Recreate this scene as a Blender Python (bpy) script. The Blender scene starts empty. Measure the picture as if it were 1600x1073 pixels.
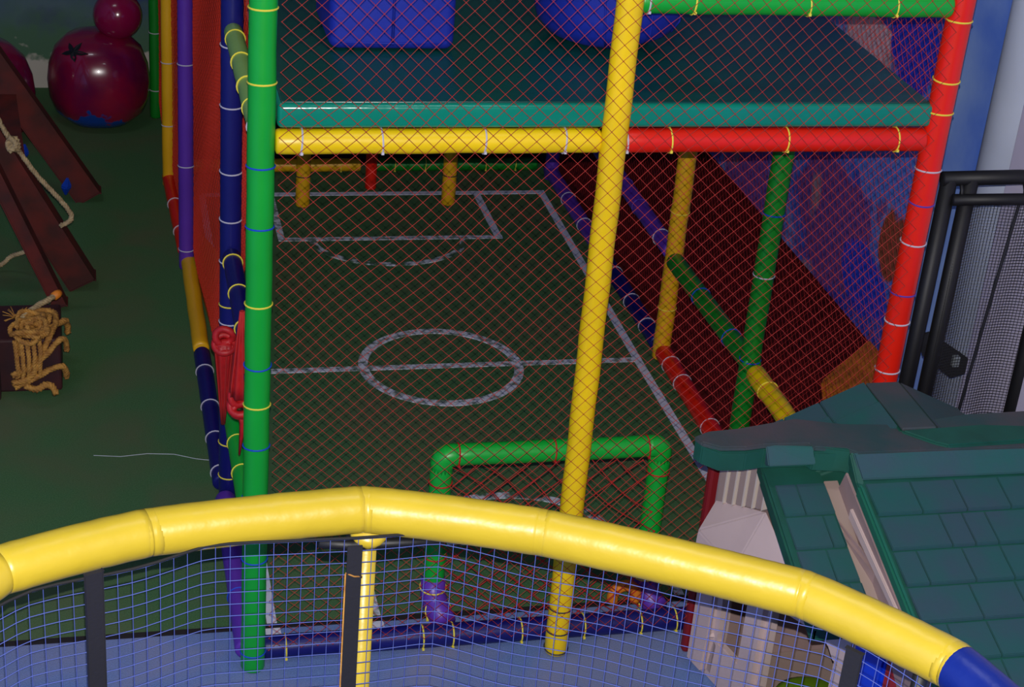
import bpy, bmesh, math, random
import numpy as np
from mathutils import Vector, Matrix
random.seed(7)
rng = np.random.default_rng(7)
S = bpy.context.scene
COL = S.collection

# ------------------------------------------------------------------ camera
CAM = Vector((-0.5353, -5.4163, 4.2812))
YAW, PITCH, ROLL, FPX = -0.2615, 0.4772, 0.0913, 2725.6
cy, sy = math.cos(YAW), math.sin(YAW)
fwd = Vector((-sy*math.cos(PITCH), cy*math.cos(PITCH), -math.sin(PITCH)))
r0 = Vector((cy, sy, 0)); u0 = r0.cross(fwd)
rt = math.cos(ROLL)*r0 + math.sin(ROLL)*u0
up = -math.sin(ROLL)*r0 + math.cos(ROLL)*u0
cd = bpy.data.cameras.new('camera')
cam = bpy.data.objects.new('camera', cd); COL.objects.link(cam)
m = Matrix.Identity(4)
for i in range(3):
    m[i][0] = rt[i]; m[i][1] = up[i]; m[i][2] = -fwd[i]; m[i][3] = CAM[i]
cam.matrix_world = m
cd.sensor_width = 36.0; cd.lens = FPX/1600*36.0
cd.clip_start = 0.05; cd.clip_end = 60
S.camera = cam

# ------------------------------------------------------------------ light
w = bpy.data.worlds.new('room_ambience'); S.world = w; w.use_nodes = True
w.node_tree.nodes['Background'].inputs[0].default_value = (0.75, 0.85, 1.0, 1)
w.node_tree.nodes['Background'].inputs[1].default_value = 0.036
# the photographer's flash, mounted just above the lens
fl = bpy.data.lights.new('camera_flash', 'POINT'); fl.energy = 1120; fl.shadow_soft_size = 0.005
fl.color = (1.0, 0.97, 0.95)
flo = bpy.data.objects.new('camera_flash', fl); COL.objects.link(flo)
flo.location = CAM + up*0.07 + rt*0.004 - fwd*0.0
# added overhead fill lights, out of view
for nm, loc, e in (('overhead_fill', (0.9, -1.2, 5.6), 22), ('overhead_fill', (-1.6, 3.2, 5.6), 14)):
    al = bpy.data.lights.new(nm, 'AREA'); al.shape = 'RECTANGLE'; al.size = 1.2; al.size_y = 0.3; al.energy = e
    al.color = (0.86, 0.93, 1.0)
    ao = bpy.data.objects.new(nm, al); COL.objects.link(ao); ao.location = loc
S.view_settings.view_transform = 'Standard'; S.view_settings.look = 'None'
S.view_settings.exposure = 0.0; S.view_settings.gamma = 1.0; S.view_settings.use_curve_mapping = False

# ------------------------------------------------------------------ materials
def srgb(r, g, b):
    f = lambda c: (c/255/12.92 if c/255 <= .04045 else ((c/255+.055)/1.055)**2.4)
    return (f(r), f(g), f(b), 1)
def mat(name, col, rough=.5, bump=0, bscale=20, var=0, vscale=5, col2=None, coat=0, metallic=0, spec=.5):
    mt = bpy.data.materials.new(name); mt.use_nodes = True
    nt = mt.node_tree; b = nt.nodes['Principled BSDF']
    b.inputs['Base Color'].default_value = col; b.inputs['Roughness'].default_value = rough
    b.inputs['Coat Weight'].default_value = coat; b.inputs['Coat Roughness'].default_value = .12
    b.inputs['Metallic'].default_value = metallic; b.inputs['Specular IOR Level'].default_value = spec
    tc = nt.nodes.new('ShaderNodeTexCoord')
    if var or col2:
        n = nt.nodes.new('ShaderNodeTexNoise'); n.inputs['Scale'].default_value = vscale; n.inputs['Detail'].default_value = 6
        nt.links.new(tc.outputs['Object'], n.inputs['Vector'])
        rp = nt.nodes.new('ShaderNodeValToRGB'); nt.links.new(n.outputs['Fac'], rp.inputs['Fac'])
        c2 = col2 or tuple(c*(1-var) for c in col[:3])+(1,)
        rp.color_ramp.elements[0].position = .35; rp.color_ramp.elements[0].color = c2
        rp.color_ramp.elements[1].position = .65; rp.color_ramp.elements[1].color = col
        nt.links.new(rp.outputs['Color'], b.inputs['Base Color'])
    if bump:
        n2 = nt.nodes.new('ShaderNodeTexNoise'); n2.inputs['Scale'].default_value = bscale; n2.inputs['Detail'].default_value = 4
        nt.links.new(tc.outputs['Object'], n2.inputs['Vector'])
        bp = nt.nodes.new('ShaderNodeBump'); bp.inputs['Strength'].default_value = bump; bp.inputs['Distance'].default_value = .02 if bscale < 20 else .003
        nt.links.new(n2.outputs['Fac'], bp.inputs['Height']); nt.links.new(bp.outputs['Normal'], b.inputs['Normal'])
    return mt
vin = lambda n, c, **k: mat(n, c, rough=k.pop('rough', .38), bump=k.pop('bump', .12), bscale=k.pop('bscale', 9), var=.12, vscale=3, **k)
M = dict(
 green=vin('green_vinyl', srgb(15, 165, 50)), yellow=vin('yellow_vinyl', srgb(248, 208, 10)), red=vin('red_vinyl', srgb(232, 30, 8)),
 navy=vin('navy_vinyl', srgb(16, 18, 98)), purple=vin('purple_vinyl', srgb(96, 50, 165)), olive=vin('olive_vinyl', srgb(138, 178, 92)),
 dgreen=vin('deep_green_vinyl', srgb(18, 128, 34)), amber=vin('amber_vinyl', srgb(235, 175, 22)),
 ringy=vin('ring_yellow_vinyl', srgb(204, 176, 46), bump=.22, bscale=9, rough=.36),
 ringb=vin('ring_blue_vinyl', srgb(14, 38, 128), bump=.3, bscale=10),
 tealshade=vin('teal_shaded_top', srgb(12, 68, 62), rough=.24, bump=.2, bscale=4),  # darker teal: grazing-light shade of the mat top put into the colour
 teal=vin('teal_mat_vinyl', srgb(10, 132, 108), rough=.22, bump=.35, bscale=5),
 bag=vin('blue_bag_vinyl', srgb(6, 34, 150), rough=.65, bump=.25, bscale=6),
 tie_y=mat('yellow_tie', srgb(235, 215, 70), .5), tie_w=mat('white_tie', srgb(195, 190, 200), .5), tie_b=mat('blue_tie', srgb(20, 70, 190), .5),
 tie_k=mat('dark_tie', srgb(50, 50, 60), .5), tie_r=mat('red_tie', srgb(190, 25, 25), .5), tie_v=mat('violet_tie', srgb(90, 60, 160), .5),
 snet=mat('orange_red_net_cord', srgb(215, 46, 18), .8), rnet=mat('red_net_cord', srgb(178, 46, 36), .8), dnet=mat('dark_red_net_cord', srgb(175, 26, 22), .8), bnet=mat('blue_net_cord', srgb(84, 100, 178), .8),
 black=mat('black_padding', srgb(16, 16, 20), .55, bump=.2), webbing=mat('black_webbing', srgb(24, 24, 34), .8, bump=.3, bscale=90),
 darkboard=mat('dark_board', srgb(26, 18, 20), .9),
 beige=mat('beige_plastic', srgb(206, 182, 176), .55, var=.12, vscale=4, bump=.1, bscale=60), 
 beige_d=mat('darker_beige_plastic', srgb(158, 132, 128), .6, var=.18, vscale=6, bump=.1, bscale=60),  # darker beige with slightly stronger tone variation
 roof=mat('green_roof_plastic', srgb(10, 82, 66), .7, var=.25, vscale=8, bump=.15, bscale=50),
 shingle=mat('dusty_shingle_plastic', srgb(20, 84, 78), .75, col2=srgb(44, 74, 82), vscale=5, bump=.25, bscale=70),
 ridge=mat('dusty_ridge_plastic', srgb(36, 68, 68), .8, col2=srgb(78, 68, 72), vscale=3.5, bump=.25, bscale=60),
 roof_hi=mat('green_roof_edge', srgb(12, 98, 76), .7, bump=.15, bscale=50),
 siding=mat('taupe_siding', srgb(160, 138, 128), .6, bump=.1), siding_l=mat('light_siding_rib', srgb(205, 190, 175), .6),
 wood=mat('dark_red_wood', srgb(98, 22, 12), .7, col2=srgb(62, 18, 12), vscale=7, bump=.4, bscale=25),
 wood_p=mat('plum_painted_wood', srgb(62, 18, 22), .7, col2=srgb(44, 14, 22), vscale=7, bump=.3, bscale=25),
 rope=mat('tan_rope', srgb(196, 142, 62), .85, col2=srgb(150, 100, 42), vscale=30, bump=.6, bscale=120),
 rope_g=mat('grey_tan_rope', srgb(190, 165, 120), .85, col2=srgb(150, 125, 90), vscale=30, bump=.6, bscale=120),
 rope_t=mat('orange_rope_tip', srgb(230, 130, 30), .6), clipb=mat('blue_clip', srgb(15, 60, 170), .4),
 ball=None, white=mat('white_paint', srgb(205, 208, 218), .6, var=.12), column=mat('pale_column_paint', srgb(214, 222, 242), .6, var=.15, vscale=2),
 orange=mat('orange_foam', srgb(228, 130, 22), .7, var=.3, vscale=6), maroon=mat('maroon_pad', srgb(120, 14, 22), .55),
 lime=mat('lime_plastic', srgb(105, 140, 20), .5), toyblue=mat('blue_plastic', srgb(14, 60, 210), .35), toyred=mat('red_plastic', srgb(150, 30, 32), .4),
 steel=mat('dull_steel', srgb(120, 120, 125), .4, metallic=.7), jump=mat('black_jump_fabric', srgb(20, 20, 24), .8), screen=mat('black_screen_thread', srgb(20, 20, 24), .7), pale=mat('pale_lilac_paint', srgb(216, 208, 236), .7, var=.12, vscale=2),
 silver=mat('silver_buckle', srgb(180, 190, 200), .3, metallic=.6),
)
def nodes_mat(name):
    mt = bpy.data.materials.new(name); mt.use_nodes = True
    return mt, mt.node_tree, mt.node_tree.nodes['Principled BSDF']
def ramp(nt, fac, stops):
    r = nt.nodes.new('ShaderNodeValToRGB'); nt.links.new(fac, r.inputs['Fac'])
    e = r.color_ramp.elements
    while len(e) < len(stops): e.new(.5)
    for k, (p, c) in enumerate(stops): e[k].position = p; e[k].color = c
    return r.outputs['Color']
def noise(nt, vec, scale, detail=5, dist=0):
    n = nt.nodes.new('ShaderNodeTexNoise'); n.inputs['Scale'].default_value = scale; n.inputs['Detail'].default_value = detail
    n.inputs['Distortion'].default_value = dist; nt.links.new(vec, n.inputs['Vector']); return n.outputs['Fac']
def mixc(nt, fac, a, b):
    x = nt.nodes.new('ShaderNodeMix'); x.data_type = 'RGBA'
    for s, v in ((0, fac), (6, a), (7, b)):
        if hasattr(v, 'links'): nt.links.new(v, x.inputs[s])
        else: x.inputs[s].default_value = v
    return x.outputs[2]
def carpet(name, c1, c2, dirt, dsc):
    mt, nt, b = nodes_mat(name); tc = nt.nodes.new('ShaderNodeTexCoord').outputs['Object']
    base = ramp(nt, noise(nt, tc, 160, 3), [(.3, c1), (.7, c2)])
    f = ramp(nt, noise(nt, tc, dsc, 8, .6), [(.42, (0, 0, 0, 1)), (.72, (.75, .75, .75, 1))])
    nt.links.new(mixc(nt, f, base, dirt), b.inputs['Base Color']); b.inputs['Roughness'].default_value = .95
    b.inputs['Specular IOR Level'].default_value = .15
    bp = nt.nodes.new('ShaderNodeBump'); bp.inputs['Strength'].default_value = .5; bp.inputs['Distance'].default_value = .004
    nt.links.new(noise(nt, tc, 220, 2), bp.inputs['Height']); nt.links.new(bp.outputs['Normal'], b.inputs['Normal'])
    return mt
M['turf'] = carpet('green_carpet', srgb(60, 98, 60), srgb(80, 116, 74), srgb(96, 98, 70), 1.7)
M['bluecarpet'] = carpet('blue_carpet', srgb(92, 116, 168), srgb(110, 134, 184), srgb(136, 134, 158), 2.2)
M['maroonfloor'] = carpet('maroon_carpet', srgb(86, 14, 18), srgb(104, 22, 22), srgb(62, 14, 16), 3)
def line_mat():
    mt, nt, b = nodes_mat('worn_white_line'); tc = nt.nodes.new('ShaderNodeTexCoord').outputs['Object']
    f = ramp(nt, noise(nt, tc, 28, 6), [(.40, (0, 0, 0, 1)), (.56, (1, 1, 1, 1))])
    nt.links.new(mixc(nt, f, srgb(116, 128, 118), srgb(212, 212, 222)), b.inputs['Base Color']); b.inputs['Roughness'].default_value = .9
    return mt
M['line'] = line_mat()
M['line_clean'] = mat('white_floor_line', srgb(215, 215, 230), .8, var=.15, vscale=14)
def worn():
    mt, nt, b = nodes_mat('faded_white_line'); tc = nt.nodes.new('ShaderNodeTexCoord').outputs['Object']
    f = ramp(nt, noise(nt, tc, 14, 6), [(.48, (0, 0, 0, 1)), (.6, (1, 1, 1, 1))])
    nt.links.new(mixc(nt, f, srgb(66, 96, 66), srgb(205, 208, 214)), b.inputs['Base Color']); b.inputs['Roughness'].default_value = .9
    return mt
M['faded'] = worn()
def ball_mat():
    mt, nt, b = nodes_mat('magenta_vinyl'); tc = nt.nodes.new('ShaderNodeTexCoord').outputs['Object']
    sep = nt.nodes.new('ShaderNodeSeparateXYZ'); nt.links.new(tc, sep.inputs[0])
    base = ramp(nt, noise(nt, tc, 3.5, 4), [(.35, srgb(96, 8, 62)), (.62, srgb(142, 16, 54))])
    ad = nt.nodes.new('ShaderNodeMath'); ad.operation = 'MULTIPLY_ADD'; nt.links.new(noise(nt, tc, 6, 3), ad.inputs[0])
    ad.inputs[1].default_value = .5; nt.links.new(sep.outputs[2], ad.inputs[2])
    f = ramp(nt, ad.outputs[0], [(.36, (1, 1, 1, 1)), (.375, (0, 0, 0, 1))])
    nt.links.new(mixc(nt, f, base, srgb(14, 62, 150)), b.inputs['Base Color']); b.inputs['Roughness'].default_value = .22
    b.inputs['Coat Weight'].default_value = .5
    return mt
M['ball'] = ball_mat()
BLOTCHES = ((3.2, .4, .55, .4, srgb(120, 84, 172)), (4.6, .2, .4, .45, srgb(132, 92, 190)), (2.68, .28, .34, .2, srgb(40, 78, 235)),
            (2.45, .60, .15, .24, srgb(160, 88, 62)), (2.75, 1.12, .6, .40, srgb(98, 142, 245)),
            (3.1, 1.5, .42, .16, srgb(240, 200, 215)), (2.6, 1.66, .30, .32, srgb(40, 66, 225)))
def mural(name, axis, bottom):
    mt, nt, b = nodes_mat(name); tc = nt.nodes.new('ShaderNodeTexCoord').outputs['Object']
    sep = nt.nodes.new('ShaderNodeSeparateXYZ'); nt.links.new(tc, sep.inputs[0])
    a = noise(nt, tc, 1.1, 5, .8); c = noise(nt, tc, 2.6, 6, 1.2)
    if bottom:   # far wall: white base band with green drips, teal grey and blue above
        col = ramp(nt, a, [(.34, srgb(28, 34, 120)), (.46, srgb(68, 92, 112)), (.58, srgb(84, 108, 116)), (.7, srgb(60, 60, 110))])
        ad = nt.nodes.new('ShaderNodeMath'); ad.operation = 'MULTIPLY_ADD'
        nt.links.new(noise(nt, tc, 7, 3), ad.inputs[0]); ad.inputs[1].default_value = .5; nt.links.new(sep.outputs[2], ad.inputs[2])
        col = mixc(nt, ramp(nt, ad.outputs[0], [(.62, (1, 1, 1, 1)), (.9, (0, 0, 0, 1))]), col, srgb(72, 108, 82))
        col = mixc(nt, ramp(nt, ad.outputs[0], [(.47, (1, 1, 1, 1)), (.51, (0, 0, 0, 1))]), col, srgb(192, 184, 172))
    else:
        col = ramp(nt, a, [(.36, srgb(44, 66, 200)), (.5, srgb(86, 126, 235)), (.6, srgb(132, 166, 245)), (.72, srgb(60, 74, 210))])
        col = mixc(nt, ramp(nt, c, [(.52, (0, 0, 0, 1)), (.6, (.8, .8, .8, 1))]), col, srgb(112, 76, 160))
        def blotch(col, y, z, ry, rz, c, soft=.12, wob=.5):
            ry *= 1.65; rz *= 1.65
            sx = nt.nodes.new('ShaderNodeVectorMath'); sx.operation = 'MULTIPLY_ADD'; nt.links.new(tc, sx.inputs[0])
            sx.inputs[1].default_value = (0, 1/ry, 1/rz); sx.inputs[2].default_value = (0, -y/ry, -z/rz)
            ln = nt.nodes.new('ShaderNodeVectorMath'); ln.operation = 'LENGTH'; nt.links.new(sx.outputs[0], ln.inputs[0])
            ad = nt.nodes.new('ShaderNodeMath'); ad.operation = 'MULTIPLY_ADD'; nt.links.new(noise(nt, tc, 3, 3), ad.inputs[0])
            ad.inputs[1].default_value = wob; nt.links.new(ln.outputs['Value'], ad.inputs[2])
            return mixc(nt, ramp(nt, ad.outputs[0], [(.80, (1, 1, 1, 1)), (.85, (0, 0, 0, 1))]), col, c)
        for bl_ in BLOTCHES: col = blotch(col, *bl_)
        n3 = noise(nt, tc, 1.9, 3, .4)
        col = mixc(nt, ramp(nt, n3, [(.62, (0, 0, 0, 1)), (.68, (.9, .9, .9, 1))]), col, srgb(178, 158, 170))
    nt.links.new(col, b.inputs['Base Color']); b.inputs['Roughness'].default_value = .75
    return mt
M['mural_far'] = mural('mural_far', 0, True); M['mural_right'] = mural('mural_right', 1, False)
M['mural_blue'] = mat('blue_painted_pier', srgb(92, 134, 236), .75, col2=srgb(158, 190, 248), vscale=1.6)

# ------------------------------------------------------------------ helpers
def link(name, me, material, parent=None, smooth=False):
    o = bpy.data.objects.new(name, me); COL.objects.link(o)
    if material is not None and not me.materials: me.materials.append(material)
    if smooth:
        me.polygons.foreach_set('use_smooth', [True]*len(me.polygons))
    if parent is not None:
        o.parent = parent; o.matrix_parent_inverse = Matrix.Identity(4)
        o.location = -wl(parent)
    return o
def wl(o):
    v = Vector((0, 0, 0))
    while o is not None: v += o.location; o = o.parent
    return v
def thing(name, label, cat, loc=(0, 0, 0), group=None):
    o = bpy.data.objects.new(name, None); COL.objects.link(o); o.location = loc; o.empty_display_size = .1
    o['label'] = label; o['category'] = cat
    if group: o['group'] = group
    return o
def tag(o, label, cat, group=None, kind=None):
    o['label'] = label; o['category'] = cat
    if group: o['group'] = group
    if kind: o['kind'] = kind
    return o
def struct(o): o['kind'] = 'structure'; return o
def pmesh(name, V, F):
    me = bpy.data.meshes.new(name); me.from_pydata([tuple(map(float, v)) for v in V], [], [tuple(map(int, f)) for f in F]); me.update(); return me
def box_mesh(name, lo, hi, bevel=0, seg=2):
    bm = bmesh.new(); bmesh.ops.create_cube(bm, size=1)
    lo, hi = Vector(lo), Vector(hi); d = hi-lo; c = (hi+lo)/2
    for v in bm.verts: v.co = Vector((v.co.x*d.x, v.co.y*d.y, v.co.z*d.z))+c
    if bevel: bmesh.ops.bevel(bm, geom=bm.edges[:], offset=bevel, segments=seg, affect='EDGES', profile=.5)
    me = bpy.data.meshes.new(name); bm.to_mesh(me); bm.free(); return me
def box(name, lo, hi, mt, parent=None, bevel=0, seg=2, smooth=False):
    return link(name, box_mesh(name, lo, hi, bevel, seg), mt, parent, smooth)
def beam(name, p0, p1, w_, h_, mt, parent=None, side=(0, 1, 0), bevel=.006):
    """box section from p0 to p1; w_ along `side`, h_ across"""
    p0, p1 = Vector(p0), Vector(p1); d = p1-p0; L = d.length; d.normalize()
    s = Vector(side); s = (s-d*s.dot(d)).normalized(); t = d.cross(s)
    bm = bmesh.new(); bmesh.ops.create_cube(bm, size=1)
    for v in bm.verts: v.co = (p0+p1)/2 + d*(v.co.x*L) + s*(v.co.y*w_) + t*(v.co.z*h_)
    if bevel: bmesh.ops.bevel(bm, geom=bm.edges[:], offset=bevel, segments=2, affect='EDGES')
    bmesh.ops.recalc_face_normals(bm, faces=bm.faces[:])
    me = bpy.data.meshes.new(name); bm.to_mesh(me); bm.free(); return link(name, me, mt, parent)
def hull(name, pts, mt, parent=None, bevel=.004):
    bm = bmesh.new()
    for p in pts: bm.verts.new(p)
    bmesh.ops.convex_hull(bm, input=bm.verts[:])
    for v in [v for v in bm.verts if not v.link_faces]: bm.verts.remove(v)
    bmesh.ops.dissolve_limit(bm, angle_limit=.02, verts=bm.verts[:], edges=bm.edges[:])
    if bevel: bmesh.ops.bevel(bm, geom=bm.edges[:], offset=bevel, segments=2, affect='EDGES')
    bmesh.ops.recalc_face_normals(bm, faces=bm.faces[:])
    me = bpy.data.meshes.new(name); bm.to_mesh(me); bm.free(); return link(name, me, mt, parent)
def prism(name, poly, off, mt, parent=None, bevel=0):
    """polygon (3-D points, in order) given thickness by the offset vector"""
    n = len(poly); off = Vector(off); V = [Vector(p) for p in poly]+[Vector(p)+off for p in poly]
    F = [tuple(range(n)), tuple(range(2*n-1, n-1, -1))]+[(i, i+n, (i+1) % n+n, (i+1) % n) for i in range(n)]
    bm = bmesh.new(); vs = [bm.verts.new(v) for v in V]
    for f in F: bm.faces.new([vs[i] for i in f])
    bmesh.ops.recalc_face_normals(bm, faces=bm.faces[:])
    if bevel: bmesh.ops.bevel(bm, geom=bm.edges[:], offset=bevel, segments=2, affect='EDGES')
    me = bpy.data.meshes.new(name); bm.to_mesh(me); bm.free(); return link(name, me, mt, parent)
def sweep(pts, rad, n=16, closed=False, caps=True):
    P = [Vector(p) for p in pts]; k = len(P)
    rad = rad if hasattr(rad, '__len__') else [rad]*k
    V, F = [], []; ref = None
    for i, p in enumerate(P):
        if closed: d = P[(i+1) % k]-P[i-1]
        else: d = P[min(i+1, k-1)]-P[max(i-1, 0)]
        d.normalize()
        if ref is None: ref = Vector((0, 0, 1)) if abs(d.z) < .8 else Vector((1, 0, 0))
        a = (ref-d*ref.dot(d)).normalized(); ref = a; b = d.cross(a)
        for j in range(n):
            t = 2*math.pi*j/n; V.append(p+(a*math.cos(t)+b*math.sin(t))*rad[i])
    for i in range(k if closed else k-1):
        for j in range(n):
            q = ((i+1) % k)*n
            F.append((i*n+j, i*n+(j+1) % n, q+(j+1) % n, q+j))
    if caps and not closed:
        F.append(tuple(range(n-1, -1, -1))); F.append(tuple((k-1)*n+j for j in range(n)))
    return V, F
def tube(name, pts, rad, mt, parent=None, n=16, closed=False, smooth=True):
    V, F = sweep(pts, rad, n, closed); return link(name, pmesh(name, V, F), mt, parent, smooth)
RB = random.Random(3)
def pad(name, p0, p1, r, mt, parent, ties=(), label=None, joints=True, n=20):
    """foam-padded pole: slightly lumpy vinyl sleeve with rounded ends; ties = [(point, colour)]"""
    p0, p1 = Vector(p0), Vector(p1); L = (p1-p0).length; d = (p1-p0)/L
    k = max(6, int(L/.07)); pts, rad = [], []
    for i, (t, f) in enumerate(((0, .7), (.004, .93), (.012, 1))): pts.append(p0+d*t); rad.append(r*f)
    a = Vector((RB.uniform(-1, 1), RB.uniform(-1, 1), RB.uniform(-1, 1)))*.0016
    for i in range(1, k):
        t = .012+(L-.024)*i/k
        pts.append(p0+d*t+a*math.sin(i*1.3)); rad.append(r*(1+RB.uniform(-.012, .012)))
    for t, f in ((.012, 1), (.004, .93), (0, .7)): pts.append(p1-d*t); rad.append(r*f)
    o = tube(name, pts, rad, mt, parent, n)
    if label: o['label'] = label
    for c, tm in ties: cable_tie(p0+d*((Vector(c)-p0).dot(d) if hasattr(c, '__len__') else c*L), d, r, tm, o)
    return o
def cable_tie(c, d, r, mt, parent):
    c = Vector(c); d = Vector(d).normalized()
    ref = Vector((0, 0, 1)) if abs(d.z) < .8 else Vector((0, -1, 0))
    a = (ref-d*ref.dot(d)).normalized(); b = d.cross(a)
    tl = d*RB.uniform(-.004, .004)
    pts = [c+(a*math.cos(t)+b*math.sin(t))*(r+.0015)+tl*math.cos(t) for t in [2*math.pi*i/20 for i in range(20)]]
    V, F = sweep(pts, .0032, 5, True)
    # locking head with a stub of strap
    hd = c+(a*math.cos(2.2)+b*math.sin(2.2))*(r+.006); k0 = len(V)
    for x in (-1, 1):
        for y in (-1, 1):
            for z in (-1, 1): V.append(hd+Vector((x*.0045, y*.0045, z*.0045)))
    F += [tuple(k0+i for i in f) for f in ((0, 1, 3, 2), (4, 6, 7, 5), (0, 4, 5, 1), (2, 3, 7, 6), (0, 2, 6, 4), (1, 5, 7, 3))]
    return link('cable_tie', pmesh('cable_tie', V, F), mt, parent)
def cords(name, A, B, th, mt, parent=None, knots=None, kr=None):
    """A, B: (n,3) arrays of cord segment ends; 3-sided cords, octahedral knots"""
    A = np.asarray(A, float); B = np.asarray(B, float); d = B-A; d /= np.linalg.norm(d, axis=1)[:, None]
    ref = np.where(np.abs(d[:, 2:3]) < .9, np.array([[0, 0, 1.]]), np.array([[1., 0, 0]]))
    a = np.cross(d, ref); a /= np.linalg.norm(a, axis=1)[:, None]; b = np.cross(d, a)
    n = len(A); V = np.zeros((n, 6, 3))
    for j in range(3):
        t = 2*math.pi*j/3; o = (a*math.cos(t)+b*math.sin(t))*th
        V[:, j] = A+o; V[:, 3+j] = B+o
    V = V.reshape(-1, 3); base = (np.arange(n)*6)[:, None]
    F = np.concatenate([base+np.array(q) for q in ((0, 1, 4, 3), (1, 2, 5, 4), (2, 0, 3, 5))], 0)
    T = np.zeros((0, 3), int)
    if knots is not None and len(knots):
        K = np.asarray(knots, float); kr = kr or th*2
        O = np.array([(1, 0, 0), (-1, 0, 0), (0, 1, 0), (0, -1, 0), (0, 0, 1), (0, 0, -1)])*kr
        KV = (K[:, None]+O[None]).reshape(-1, 3); kb = (len(V)+np.arange(len(K))*6)[:, None]
        T = np.concatenate([kb+np.array(q) for q in ((0, 2, 4), (2, 1, 4), (1, 3, 4), (3, 0, 4), (2, 0, 5), (1, 2, 5), (3, 1, 5), (0, 3, 5))], 0)
        V = np.concatenate([V, KV], 0)
    me = bpy.data.meshes.new(name); me.vertices.add(len(V)); me.vertices.foreach_set('co', V.ravel())
    nl = len(F)*4+len(T)*3; me.loops.add(nl); me.loops.foreach_set('vertex_index', np.concatenate([F.ravel(), T.ravel()]).astype(np.int32))
    me.polygons.add(len(F)+len(T))
    st = np.concatenate([np.arange(len(F))*4, len(F)*4+np.arange(len(T))*3]).astype(np.int32)
    me.polygons.foreach_set('loop_start', st); me.update(calc_edges=True)
    return link(name, me, mt, parent)
def net(name, f, W, H, pu, pv, th, mt, parent=None, diamond=True, kr=None, skip=None):
    """f(u,v) -> world point (vectorised); diamond lattice of half pitch pu/2, pv/2, or square pu, pv"""
    if diamond:
        nu, nv = int(W/(pu/2)), int(H/(pv/2)); I, J = np.meshgrid(np.arange(nu+1), np.arange(nv+1), indexing='ij')
        ok = (I+J) % 2 == 0; I, J = I[ok], J[ok]; X = lambda i, j: f(i*W/nu, j*H/nv)
        A, B = [], []
        for s in (1, -1):
            k = (I+1 <= nu) & (J+s >= 0) & (J+s <= nv); A.append(X(I[k], J[k])); B.append(X(I[k]+1, J[k]+s))
    else:
        nu, nv = int(W/pu), int(H/pv); I, J = np.meshgrid(np.arange(nu+1), np.arange(nv+1), indexing='ij'); I, J = I.ravel(), J.ravel()
        X = lambda i, j: f(i*W/nu, j*H/nv); A, B = [], []
        k = I < nu; A.append(X(I[k], J[k])); B.append(X(I[k]+1, J[k])); k = J < nv; A.append(X(I[k], J[k])); B.append(X(I[k], J[k]+1))
    A, B = np.concatenate(A), np.concatenate(B); K = X(I, J)
    if skip is not None:
        k = ~skip((A+B)/2); A, B = A[k], B[k]; K = K[~skip(K)]
    return cords(name, A, B, th, mt, parent, K, kr)
def stack(*a): return np.stack(np.broadcast_arrays(*a), -1).astype(float)
def rope(name, pts, r, mt, parent=None, pitch=.05):
    """three twisted strands along a smooth path"""
    P = [Vector(p) for p in pts]; out = []
    for i in range(len(P)-1):
        p0, p1, p2, p3 = P[max(i-1, 0)], P[i], P[i+1], P[min(i+2, len(P)-1)]; n = max(3, int((p2-p1).length/.012))
        for k in range(n):
            t = k/n; out.append(.5*((2*p1)+(p2-p0)*t+(2*p0-5*p1+4*p2-p3)*t*t+(3*p1-p0-3*p2+p3)*t**3))
    out.append(P[-1]); V, F = [], []; ref = Vector((.3, .2, 1)); s = 0
    fr = []
    for i, p in enumerate(out):
        d = (out[min(i+1, len(out)-1)]-out[max(i-1, 0)]).normalized(); a = (ref-d*ref.dot(d)).normalized(); ref = a
        if i: s += (p-out[i-1]).length
        fr.append((p, a, d.cross(a), s))
    for q in range(3):
        sp = [p+(a*math.cos(s_*2*math.pi/pitch+q*2.094)+b*math.sin(s_*2*math.pi/pitch+q*2.094))*r*.48 for p, a, b, s_ in fr]
        v, f_ = sweep(sp, r*.55, 5); k0 = len(V); V += v; F += [tuple(i+k0 for i in g) for g in f_]
    return link(name, pmesh(name, V, F), mt, parent, True)
def lathe(name, prof, c, mt, parent=None, n=36, ridge=0, tilt=None):
    V, F = [], []; k = len(prof)
    for r, z in prof:
        for j in range(n):
            t = 2*math.pi*j/n; rr = r*(1+ridge*math.cos(6*t)); v = Vector((rr*math.cos(t), rr*math.sin(t), z))
            if tilt: v = tilt @ v
            V.append(v+Vector(c))
    for i in range(k-1):
        for j in range(n): F.append((i*n+j, i*n+(j+1) % n, (i+1)*n+(j+1) % n, (i+1)*n+j))
    F.append(tuple(range(n-1, -1, -1))); F.append(tuple((k-1)*n+j for j in range(n)))
    return link(name, pmesh(name, V, F), mt, parent, True)

# ------------------------------------------------------------------ setting
floor = struct(box('floor', (-3.6, .255, -.1), (2.37, 6.6, 0), M['turf']))
fb = struct(box('floor', (-3.6, -6.2, -.1), (3.7, .255, 0), M['bluecarpet']))
fm = struct(box('floor', (2.37, .255, -.1), (3.7, 6.6, 0.0), M['maroonfloor']))
struct(box('trim_1', (-3.6, .235, 0), (2.37, .262, .006), M['darkboard']))
struct(box('wall_back', (-3.7, 6.58, -.1), (3.8, 6.72, 5.2), M['mural_far']))
struct(box('wall_right', (3.62, -6.2, -.1), (3.78, 6.58, 5.2), M['mural_right']))
struct(box('wall_left', (-3.72, -6.2, -.1), (-3.6, 6.6, 5.2), M['mural_blue']))
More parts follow.
